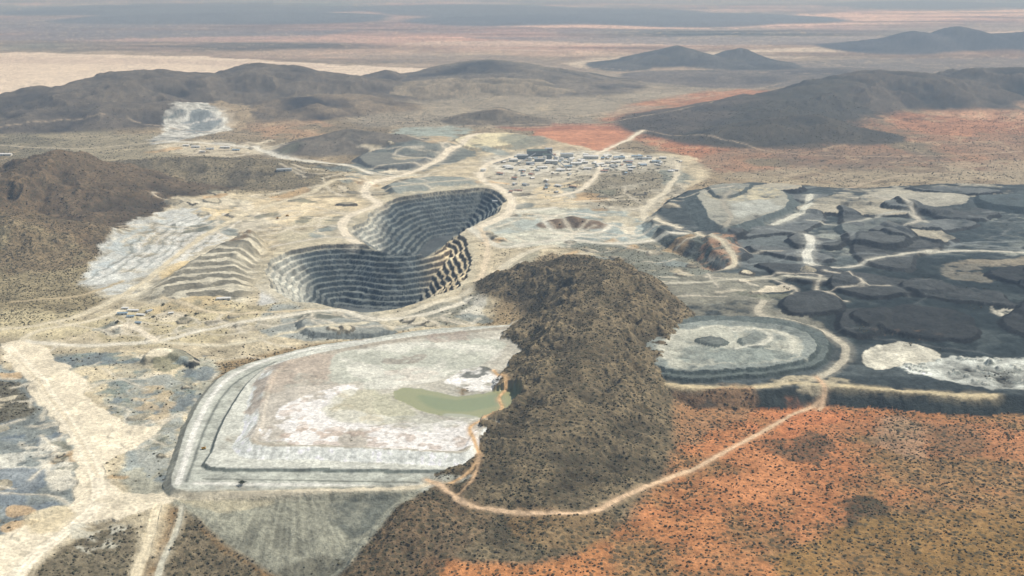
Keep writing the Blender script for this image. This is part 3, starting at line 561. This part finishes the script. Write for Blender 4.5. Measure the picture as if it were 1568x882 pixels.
def terrain_mat(name,rough=1.,spec=0.05,bump=.5,water=False):
    m=bpy.data.materials.new(name); m.use_nodes=True; nt=m.node_tree; N=nt.nodes; L=nt.links
    b=N['Principled BSDF']; b.inputs['Roughness'].default_value=rough; b.inputs['Specular IOR Level'].default_value=spec
    at=N.new('ShaderNodeAttribute'); at.attribute_name='ground_tint'
    ve=N.new('ShaderNodeAttribute'); ve.attribute_name='scrub'
    tc=N.new('ShaderNodeTexCoord')
    def noise(s,d,r=.6):
        n=N.new('ShaderNodeTexNoise'); n.inputs['Scale'].default_value=s; n.inputs['Detail'].default_value=d; n.inputs['Roughness'].default_value=r
        L.new(tc.outputs['Object'],n.inputs['Vector']); return n
    n1=noise(.16,3,.7)
    r1=N.new('ShaderNodeMapRange'); r1.inputs[1].default_value=.3; r1.inputs[2].default_value=.7; r1.inputs[3].default_value=.7 if not water else .97; r1.inputs[4].default_value=1.3 if not water else 1.03
    L.new(n1.outputs['Fac'],r1.inputs[0])
    vm=N.new('ShaderNodeVectorMath'); vm.operation='SCALE'; L.new(at.outputs['Color'],vm.inputs[0]); L.new(r1.outputs[0],vm.inputs['Scale'])
    col=vm.outputs[0]
    if not water:
        vo=N.new('ShaderNodeTexVoronoi'); vo.inputs['Scale'].default_value=.10; vo.inputs['Randomness'].default_value=1.; L.new(tc.outputs['Object'],vo.inputs['Vector'])
        rr=N.new('ShaderNodeMath'); rr.operation='MULTIPLY'; rr.inputs[1].default_value=.48; L.new(ve.outputs['Fac'],rr.inputs[0])
        sb=N.new('ShaderNodeMath'); sb.operation='SUBTRACT'; L.new(rr.outputs[0],sb.inputs[0]); L.new(vo.outputs['Distance'],sb.inputs[1])
        mr=N.new('ShaderNodeMapRange'); mr.inputs[1].default_value=-.05; mr.inputs[2].default_value=.08; mr.inputs[3].default_value=0; mr.inputs[4].default_value=.75
        L.new(sb.outputs[0],mr.inputs[0])
        mx=N.new('ShaderNodeMix'); mx.data_type='RGBA'; L.new(mr.outputs[0],mx.inputs[0]); L.new(col,mx.inputs[6]); mx.inputs[7].default_value=(.078,.072,.046,1)
        col=mx.outputs[2]
    L.new(col,b.inputs['Base Color'])
    if bump>0:
        bp=N.new('ShaderNodeBump'); bp.inputs['Strength'].default_value=bump; bp.inputs['Distance'].default_value=3.
        L.new(n1.outputs['Fac'],bp.inputs['Height']); L.new(bp.outputs[0],b.inputs['Normal'])
    return m
names={0:'desert_ground',1:'rocky_hill',2:'mountain_range',3:'open_pit_mine',4:'tailings_dam',5:'waste_rock_dump',6:'dirt_road',7:'rocky_hill',8:'rocky_hill',9:'tailings_pond',10:'quarry_slope'}
i0=(np.arange(NR-1)[:,None]*NC+np.arange(NC-1)[None,:])
quads=np.stack([i0,i0+1,i0+NC+1,i0+NC],-1).reshape(-1,4)
fl=LAB[:-1,:-1].reshape(-1)
co=np.stack([X,Y,Z],-1).reshape(-1,3).astype(f4); cflat=COL.reshape(-1,3); vflat=VEG.reshape(-1)
def build(name,verts,faces,nper,mat,smooth_=False,attrs=None):
    me=bpy.data.meshes.new(name); me.vertices.add(len(verts)); me.vertices.foreach_set('co',verts.astype(f4).ravel())
    n=len(faces); me.loops.add(n*nper); me.loops.foreach_set('vertex_index',faces.astype(np.int32).ravel())
    me.polygons.add(n); me.polygons.foreach_set('loop_start',np.arange(0,n*nper,nper,dtype=np.int32))
    me.polygons.foreach_set('use_smooth',np.full(n,smooth_))
    if attrs:
        for k,v in attrs.items():
            if v.ndim==2:
                a=me.attributes.new(k,'FLOAT_COLOR','POINT'); a.data.foreach_set('color',np.concatenate([v,np.ones((len(v),1),f4)],1).astype(f4).ravel())
            else:
                a=me.attributes.new(k,'FLOAT','POINT'); a.data.foreach_set('value',v.astype(f4).ravel())
    me.update(calc_edges=True); ob=bpy.data.objects.new(name,me); bpy.context.collection.objects.link(ob)
    if mat: me.materials.append(mat)
    return ob
mats={}
for l,nm in names.items():
    sel=fl==l
    if not sel.any(): continue
    qd=quads[sel]; uq=np.unique(qd); remap=np.zeros(len(co),np.int32); remap[uq]=np.arange(len(uq))
    if nm not in mats:
        mats[nm]=terrain_mat(nm+'_material',rough=.25 if l==9 else 1.,spec=.5 if l==9 else .03,bump=0 if l==9 else (.4 if l in(4,6) else .9),water=(l==9))
    build(nm,co[uq],remap[qd],4,mats[nm],True,{'ground_tint':cflat[uq],'scrub':vflat[uq]})
print('mesh',time.time()-T0)

def ico():
    t=(1+5**.5)/2
    v=np.array([(-1,t,0),(1,t,0),(-1,-t,0),(1,-t,0),(0,-1,t),(0,1,t),(0,-1,-t),(0,1,-t),(t,0,-1),(t,0,1),(-t,0,-1),(-t,0,1)],float); v/=np.linalg.norm(v[0])
    f=np.array([(0,11,5),(0,5,1),(0,1,7),(0,7,10),(0,10,11),(1,5,9),(5,11,4),(11,10,2),(10,7,6),(7,1,8),(3,9,4),(3,4,2),(3,2,6),(3,6,8),(3,8,9),(4,9,5),(2,4,11),(6,2,10),(8,6,7),(9,8,1)])
    return v,f
IV,IF=ico()
def simple(name,col,rough=.9,metal=0.,var=.15,scale=.8,attr=None,spec=.2):
    m=bpy.data.materials.new(name); m.use_nodes=True; nt=m.node_tree; b=nt.nodes['Principled BSDF']
    b.inputs['Roughness'].default_value=rough; b.inputs['Metallic'].default_value=metal; b.inputs['Specular IOR Level'].default_value=spec
    tc=nt.nodes.new('ShaderNodeTexCoord'); n=nt.nodes.new('ShaderNodeTexNoise'); n.inputs['Scale'].default_value=scale; n.inputs['Detail'].default_value=3
    nt.links.new(tc.outputs['Object'],n.inputs['Vector'])
    mr=nt.nodes.new('ShaderNodeMapRange'); mr.inputs[1].default_value=.3; mr.inputs[2].default_value=.7; mr.inputs[3].default_value=1-var; mr.inputs[4].default_value=1+var
    nt.links.new(n.outputs['Fac'],mr.inputs[0]); s=nt.nodes.new('ShaderNodeVectorMath'); s.operation='SCALE'
    if attr:
        a=nt.nodes.new('ShaderNodeAttribute'); a.attribute_name=attr; nt.links.new(a.outputs['Color'],s.inputs[0])
    else: s.inputs[0].default_value=col[:3]
    nt.links.new(mr.outputs[0],s.inputs['Scale']); nt.links.new(s.outputs[0],b.inputs['Base Color']); return m
def scatter(n,y0,y1,smin,smax,pw,name,mul=1.,thr=.08,sd=1):
    g=np.random.default_rng(sd)
    t0,t1=y0*cp+HC*sp,y1*cp+HC*sp
    t=np.sqrt(g.random(n)*(t1*t1-t0*t0)+t0*t0); y=(t-HC*sp)/cp; x=(g.random(n)*1.04-.52)*t*(1568/F)
    z,ve,cl,lb=look(x,y)
    clump=fbm(x,y,35,900,2); p=np.clip((ve-thr)*mul*(.35+1.5*np.clip(clump-.25,0,1)),0,1)
    k=(g.random(n)<p)&(lb!=9)&(lb!=4)&(lb!=3)&(lb!=6); x,y,z,ve,cl=x[k],y[k],z[k],ve[k],cl[k]; n=len(x)
    r=(smin+(smax-smin)*g.random(n)**pw)
    V_=IV[None]*(1+.5*(g.random((n,12,1))-.5)); a=g.random(n)*6.283; ca,sa=np.cos(a)[:,None],np.sin(a)[:,None]
    sx=(r*(.8+.5*g.random(n)))[:,None]; sy=r[:,None]; sz=(r*(.5+.3*g.random(n)))[:,None]
    px=V_[...,0]*sx; py=V_[...,1]*sy; vx=px*ca-py*sa+x[:,None]; vy=px*sa+py*ca+y[:,None]; vz=V_[...,2]*sz+(z[:,None]+sz*.45)
    vv=np.stack([vx,vy,vz],-1).reshape(-1,3); ff=(IF[None]+(np.arange(n)*12)[:,None,None]).reshape(-1,3)
    pal=np.array([(.076,.071,.042),(.092,.078,.047),(.060,.064,.038),(.112,.096,.062)]); cc=pal[g.integers(0,4,n)]*(.7+.6*g.random((n,1)))*.85+cl*.12
    cv=np.repeat(cc,12,0).astype(f4)
    print(name,n)
    return build(name,vv,ff,3,bushm,False,{'leaf_tint':cv})
bushm=simple('scrub_foliage',(0,0,0),.95,var=.25,scale=.6,attr='leaf_tint',spec=.05)
scatter(190000,1050,3300,.8,2.6,2.2,'desert_scrub',1.0,sd=1)
scatter(80000,3300,6500,1.6,3.6,2.2,'desert_scrub',.8,thr=.2,sd=2)

wallW=simple('painted_steel_wall',(.62,.62,.57),.7,var=.12,scale=.3); wallG=simple('grey_steel_wall',(.26,.28,.28),.7,var=.15,scale=.3); wallT=simple('plaster_wall',(.56,.5,.4),.9,var=.1,scale=.3)
roofs=[simple('white_sheet_roof',(.70,.71,.68),.5,var=.12,scale=.2),simple('grey_sheet_roof',(.38,.41,.42),.5,var=.15,scale=.2),simple('blue_sheet_roof',(.22,.31,.38),.5,var=.12,scale=.2),simple('green_sheet_roof',(.11,.15,.13),.6,var=.15,scale=.2),simple('red_sheet_roof',(.34,.18,.12),.6,var=.15,scale=.2)]
glass=simple('dark_window_glass',(.03,.04,.05),.2,var=.05); doorm=simple('roller_door',(.12,.14,.15),.6,var=.1); steel=simple('galvanised_steel',(.35,.36,.36),.45,metal=.6,var=.1); tyre=simple('tyre_rubber',(.02,.02,.02),.9,var=.1); yel=simple('yellow_machine_paint',(.5,.3,.04),.5,var=.1); bark=simple('acacia_bark',(.09,.065,.045),.95,var=.2)
def child(nm,vv,ff,mat,par,n=4):
    me=bpy.data.meshes.new(nm); me.from_pydata(vv,[],ff); me.materials.append(mat); o=bpy.data.objects.new(nm,me); bpy.context.collection.objects.link(o); o.parent=par; return o
def boxv(x0,x1,y0,y1,z0,z1):
    return [(x0,y0,z0),(x1,y0,z0),(x1,y1,z0),(x0,y1,z0),(x0,y0,z1),(x1,y0,z1),(x1,y1,z1),(x0,y1,z1)]
BF=[(0,3,2,1),(4,5,6,7),(0,1,5,4),(1,2,6,5),(2,3,7,6),(3,0,4,7)]
def boxes(lst):
    v=[];f=[]
    for b in lst:
        o=len(v); v+=boxv(*b); f+=[tuple(i+o for i in q_) for q_ in BF]
    return v,f
def empty(nm,u,v,yaw,z=0):
    e=bpy.data.objects.new(nm,None); bpy.context.collection.objects.link(e); x,y=plan(u,v,z); e.location=(x,y,gz(x,y)-.2); e.rotation_euler=(0,0,math.radians(yaw)); return e
def shed(u,v,L,W,H,yaw,roof=0,wall=wallW,name='industrial_shed',z=0):
    e=empty(name,u,v,yaw,z); l,w=L/2,W/2; rg=W*.16
    vv=boxv(-l,l,-w,w,0,H)+[(-l,0,H+rg),(l,0,H+rg)]
    child('walls',vv,[(0,1,5,4),(2,3,7,6),(1,2,6,9,5),(3,0,4,8,7)],wall,e)
    o=.8; t=.3; a=H-.16*o*1.2
    rv=[(-l-o,-w-o,a),(l+o,-w-o,a),(l+o,0,H+rg+.05),(-l-o,0,H+rg+.05),(-l-o,w+o,a),(l+o,w+o,a)]; rv+=[(x,y,zz+t) for x,y,zz in rv]
    child('roof',rv,[(0,3,2,1),(3,4,5,2),(6,7,8,9),(9,8,11,10),(0,1,7,6),(5,4,10,11),(1,2,8,7),(2,5,11,8),(3,0,6,9),(4,3,9,10)],roofs[roof],e)
    dw=min(5,L*.15); v2,f2=boxes([(-dw/2,dw/2,-w-.08,-w+.02,0,min(H*.75,5))]); child('door',v2,f2,doorm,e)
    n=max(2,int(L/7)); bl=[]
    for i in range(n):
        x=-l+L*(i+.5)/n
        if abs(x)>dw/2+1.2:
            for s in (-1,1): bl.append((x-1,x+1,(s*w-.06) if s<0 else w-.02,(s*w+.02) if s<0 else w+.06,H*.45,H*.45+1.4))
    if bl: v3,f3=boxes(bl); child('windows',v3,f3,glass,e)
    if L>38:
        v4,f4_=boxes([(-l*.5+i*l*.5-1,-l*.5+i*l*.5+1,-1,1,H+rg,H+rg+1.4) for i in range(3)]); child('roof_vents',v4,f4_,steel,e)
def tank(u,v,r,h,name='storage_tank',mat=None,z=0):
    e=empty(name,u,v,0,z); n=20; vv=[];ff=[]
    for i in range(n):
        a=i*2*math.pi/n; vv+=[(r*math.cos(a),r*math.sin(a),0),(r*math.cos(a),r*math.sin(a),h)]
    vv.append((0,0,h+r*.15))
    for i in range(n):
        j=(i+1)%n; ff.append((2*i,2*j,2*j+1,2*i+1)); ff.append((2*i+1,2*j+1,2*n))
    child('shell',vv,ff,mat or roofs[0],e); v2,f2=boxes([(r,r+.5,-.6,.6,0,h+1),(-.15,.15,-r,r,h+r*.15,h+r*.15+.8)]); child('ladder_and_walkway',v2,f2,steel,e)
G=np.random.default_rng(4)
for a in [(822,238,90,34,24,6,3,wallG),(800,243,50,24,17,0,1,wallG),(786,247,38,18,11,10,0),(845,250,54,24,13,-5,0),(868,241,58,24,17,0,1),(882,252,48,20,10,12,0),(905,243,68,24,12,-8,0),(930,240,38,16,8,0,0),
          (948,243,50,18,8,5,2),(962,248,44,16,7,-12,1),(975,241,48,17,7,0,2),(990,244,44,16,7,8,1),(1005,249,38,16,7,0,2),(918,253,38,17,8,30,0),(900,259,32,14,7,0,0),(940,255,38,14,7,-20,1),(858,262,38,18,8,0,0),
          (830,258,44,17,8,14,0),(812,252,38,16,10,0,1,wallG),(780,259,34,16,8,0,0),(925,263,30,14,7,0,4),(967,257,34,14,7,0,0),(985,254,30,14,7,20,2),(840,237,34,20,30,0,1,wallG),(895,250,30,14,8,0,0),(870,256,32,14,8,0,2),
          (1015,243,30,14,7,0,0),(945,249,30,12,7,10,0),(800,262,30,14,7,-10,0),(760,300,30,14,6,0,1),(838,243,40,16,20,0,3,wallG),(826,247,44,14,12,0,1,wallG)]:
    shed(*a)
used=[]
for i in range(85):
    k=G.random()
    u,v=(G.uniform(765,880),G.uniform(238,272)) if k<.4 else ((G.normal(955,45),G.normal(249,8)) if k<.85 else (G.uniform(780,920),G.uniform(266,296)))
    if v<236 or any(abs(u-a)<7 and abs(v-b)<2.8 for a,b in used): continue
    used.append((u,v)); shed(u,v,G.uniform(10,34),G.uniform(8,18),G.uniform(3.5,8),G.uniform(-70,70),int(G.choice([0,0,0,0,1,1,2,4])),wallW if G.random()<.6 else wallT)
for a in [(188,481,24,10,4,5,2),(204,476,26,9,4,0,0),(216,483,20,9,4,-10,0),(200,486,18,8,4,12,2),(228,477,16,8,4,60,1),(192,473,16,7,4,0,0),(343,462,34,11,5,8,0),(212,495,14,8,4,0,2),(262,480,12,7,4,20,0)]:
    shed(*a,name='site_office')
for a in [(300,226,40,16,7,0,0),(322,229,34,14,6,8,1),(345,227,46,18,8,0,0),(362,231,34,14,6,0,2),(310,233,26,12,6,0,0),(436,275,60,18,8,12,1),(285,224,30,14,6,0,0),(8,238,60,20,8,0,0),(30,262,60,16,6,0,0)]:
    shed(*a)
for a in [(852,244,11,12),(860,246,11,12),(890,246,17,6),(897,239,14,10),(776,256,18,7),(812,246,9,16),(834,245,8,18),(1028,262,16,4),(740,262,12,9),(866,249,9,10),(874,247,9,10)]: tank(*a)
def conveyor(u0,v0,u1,v1,h0,h1):
    e=bpy.data.objects.new('conveyor',None); bpy.context.collection.objects.link(e)
    a=plan(u0,v0); b=plan(u1,v1); za=gz(*a)+h0; zb=gz(*b)+h1; A=Vector((*a,za));B=Vector((*b,zb)); d=(B-A); n=Vector((-d.y,d.x,0)).normalized()*1.6
    vv=[A-n,A+n,B+n,B-n]; vv=[tuple(p) for p in vv]+[tuple(p+Vector((0,0,2.4))) for p in vv]
    child('gallery',vv,BF,steel,e); k=5; bl=[]
    for i in range(1,k+1):
        p=A+d*(i/k)*.98; bl.append((p.x-.5,p.x+.5,p.y-.5,p.y+.5,gz(p.x,p.y)-1,p.z))
    v,f=boxes(bl); child('trestles',v,f,steel,e)
conveyor(788,254,820,241,2,20); conveyor(870,262,842,240,2,22); conveyor(756,252,782,247,2,14)
def truck(u,v,yaw,z=0,s=1.):
    e=empty('haul_truck',u,v,yaw,z); e.scale=(s,s,s)
    v_,f_=boxes([(-4.6,4.6,-1.6,1.6,1.2,2.2),(3.2,5.0,-2.6,2.6,1.6,3.0)]); child('chassis',v_,f_,yel,e)
    child('dump_body',[(-5,-3,3.2),(2.6,-3,2.4),(2.6,3,2.4),(-5,3,3.2),(-5.4,-3.2,5.0),(5.2,-3.2,5.6),(5.2,3.2,5.6),(-5.4,3.2,5.0),(2.6,-3.2,5.4),(2.6,3.2,5.4)],[(0,3,2,1),(0,1,8,4),(2,3,7,9),(1,2,9,8),(8,9,6,5),(3,0,4,7)],yel,e)
    v_,f_=boxes([(3.0,4.6,.4,2.4,3.0,4.9)]); child('cab',v_,f_,yel,e); v_,f_=boxes([(4.6,4.66,.6,2.2,3.8,4.7)]); child('windscreen',v_,f_,glass,e)
    vv=[];ff=[]
    for wx in (-3,3.4):
        for wy in (-2.4,2.4):
            o=len(vv); n=14
            for i in range(n):
                a=i*2*math.pi/n; vv+=[(wx+1.45*math.cos(a),wy-.6,1.45+1.45*math.sin(a)),(wx+1.45*math.cos(a),wy+.6,1.45+1.45*math.sin(a))]
            ff+=[(o+2*i,o+2*((i+1)%n),o+2*((i+1)%n)+1,o+2*i+1) for i in range(n)]; ff+=[tuple(o+2*i for i in range(n)),tuple(o+2*i+1 for i in range(n))[::-1]]
    child('wheels',vv,ff,tyre,e)
truck(762,417,50); truck(312,688,20,z=9,s=.7); truck(440,331,10); truck(425,335,100)
def tree(u,v,H,R,z=0,sd=0):
    g=np.random.default_rng(sd); e=empty('acacia_tree',u,v,0,z); vv=[];ff=[]
    def limb(a,b,r0,r1):
        a=Vector(a);b=Vector(b); d=(b-a).normalized(); p=d.orthogonal().normalized(); q_=d.cross(p); o=len(vv); n=7
        for c_,r in((a,r0),(b,r1)):
            for i in range(n):
                t=i*2*math.pi/n; vv.append(tuple(c_+p*math.cos(t)*r+q_*math.sin(t)*r))
        for i in range(n): ff.append((o+i,o+(i+1)%n,o+n+(i+1)%n,o+n+i))
    limb((0,0,0),(0.2,0,H*.35),.45,.32)
    for i in range(6):
        a=i*1.05+g.random(); t=(R*.55*math.cos(a),R*.55*math.sin(a),H*(.6+.2*g.random())); limb((.2,0,H*.33),t,.26,.1)
    child('trunk_and_limbs',vv,ff,bark,e)
    n=900; a=g.random(n)*6.283; rr=R*np.sqrt(g.random(n)); zz=H*(.6+.38*g.random(n)*np.sqrt(np.clip(1-(rr/R)**2,0,1))); lob=1+.25*np.sin(a*4+1)+.15*np.sin(a*7)
    P0=np.stack([np.cos(a)*rr*lob,np.sin(a)*rr*lob,zz],1); T=g.normal(size=(n,3,3))*.38; lv=(P0[:,None]+T).reshape(-1,3); lf=np.arange(n*3).reshape(-1,3)
    o=build('crown',lv,lf,3,bushm,False,{'leaf_tint':np.repeat(np.array([[.06,.07,.035]])*(.6+.8*g.random((n,1))),3,0).astype(f4)}); o.parent=e
tree(371,742,7,5.5,z=9,sd=3)
tg=np.random.default_rng(8)
for i,(u,v) in enumerate([(892,262),(910,258),(935,262),(955,264),(790,270),(870,268),(1000,262),(250,468),(235,486),(180,494),(300,482),(285,484)]+[(tg.uniform(790,1040),tg.uniform(243,285)) for _ in range(24)]): tree(u,v,8 if v<400 else 5,9 if v<400 else 4.5,sd=10+i)

v_,f_=boxes([(-150000,150000,-30000,200000,-400,2600)])
me=bpy.data.meshes.new('atmospheric_haze'); me.from_pydata(v_,[],f_); hz=bpy.data.objects.new('atmospheric_haze',me); bpy.context.collection.objects.link(hz)
m=bpy.data.materials.new('dust_haze'); m.use_nodes=True; nt=m.node_tree; nt.nodes.clear(); o=nt.nodes.new('ShaderNodeOutputMaterial'); s=nt.nodes.new('ShaderNodeVolumeScatter')
s.inputs['Color'].default_value=(.47,.70,1.,1); s.inputs['Density'].default_value=5.8e-5; s.inputs['Anisotropy'].default_value=0.1; nt.links.new(s.outputs[0],o.inputs['Volume']); me.materials.append(m)
EL,AZ=math.radians(52),math.radians(62)
S=Vector((math.sin(AZ)*math.cos(EL),math.cos(AZ)*math.cos(EL),math.sin(EL)))
w=bpy.data.worlds.new('World'); bpy.context.scene.world=w; w.use_nodes=True; nt=w.node_tree; bg=nt.nodes['Background']; sk=nt.nodes.new('ShaderNodeTexSky'); sk.sky_type='NISHITA'; sk.sun_disc=False; sk.sun_elevation=EL; sk.sun_rotation=AZ
nt.links.new(sk.outputs[0],bg.inputs[0]); bg.inputs[1].default_value=.09
sl=bpy.data.lights.new('sun','SUN'); sl.energy=5.0; sl.angle=math.radians(.5); sl.color=(1,.97,.92); so=bpy.data.objects.new('sun',sl); bpy.context.collection.objects.link(so); so.rotation_euler=S.to_track_quat('Z','Y').to_euler()
cd=bpy.data.cameras.new('camera'); cam=bpy.data.objects.new('camera',cd); bpy.context.collection.objects.link(cam); cam.location=(0,0,HC); cam.rotation_euler=(math.pi/2-PIT,0,0)
cd.sensor_width=36; cd.lens=36*F/1568.; cd.clip_start=10; cd.clip_end=600000
sc=bpy.context.scene; sc.camera=cam; sc.view_settings.view_transform='Standard'; sc.view_settings.look='None'; sc.view_settings.exposure=0
print('done',time.time()-T0)
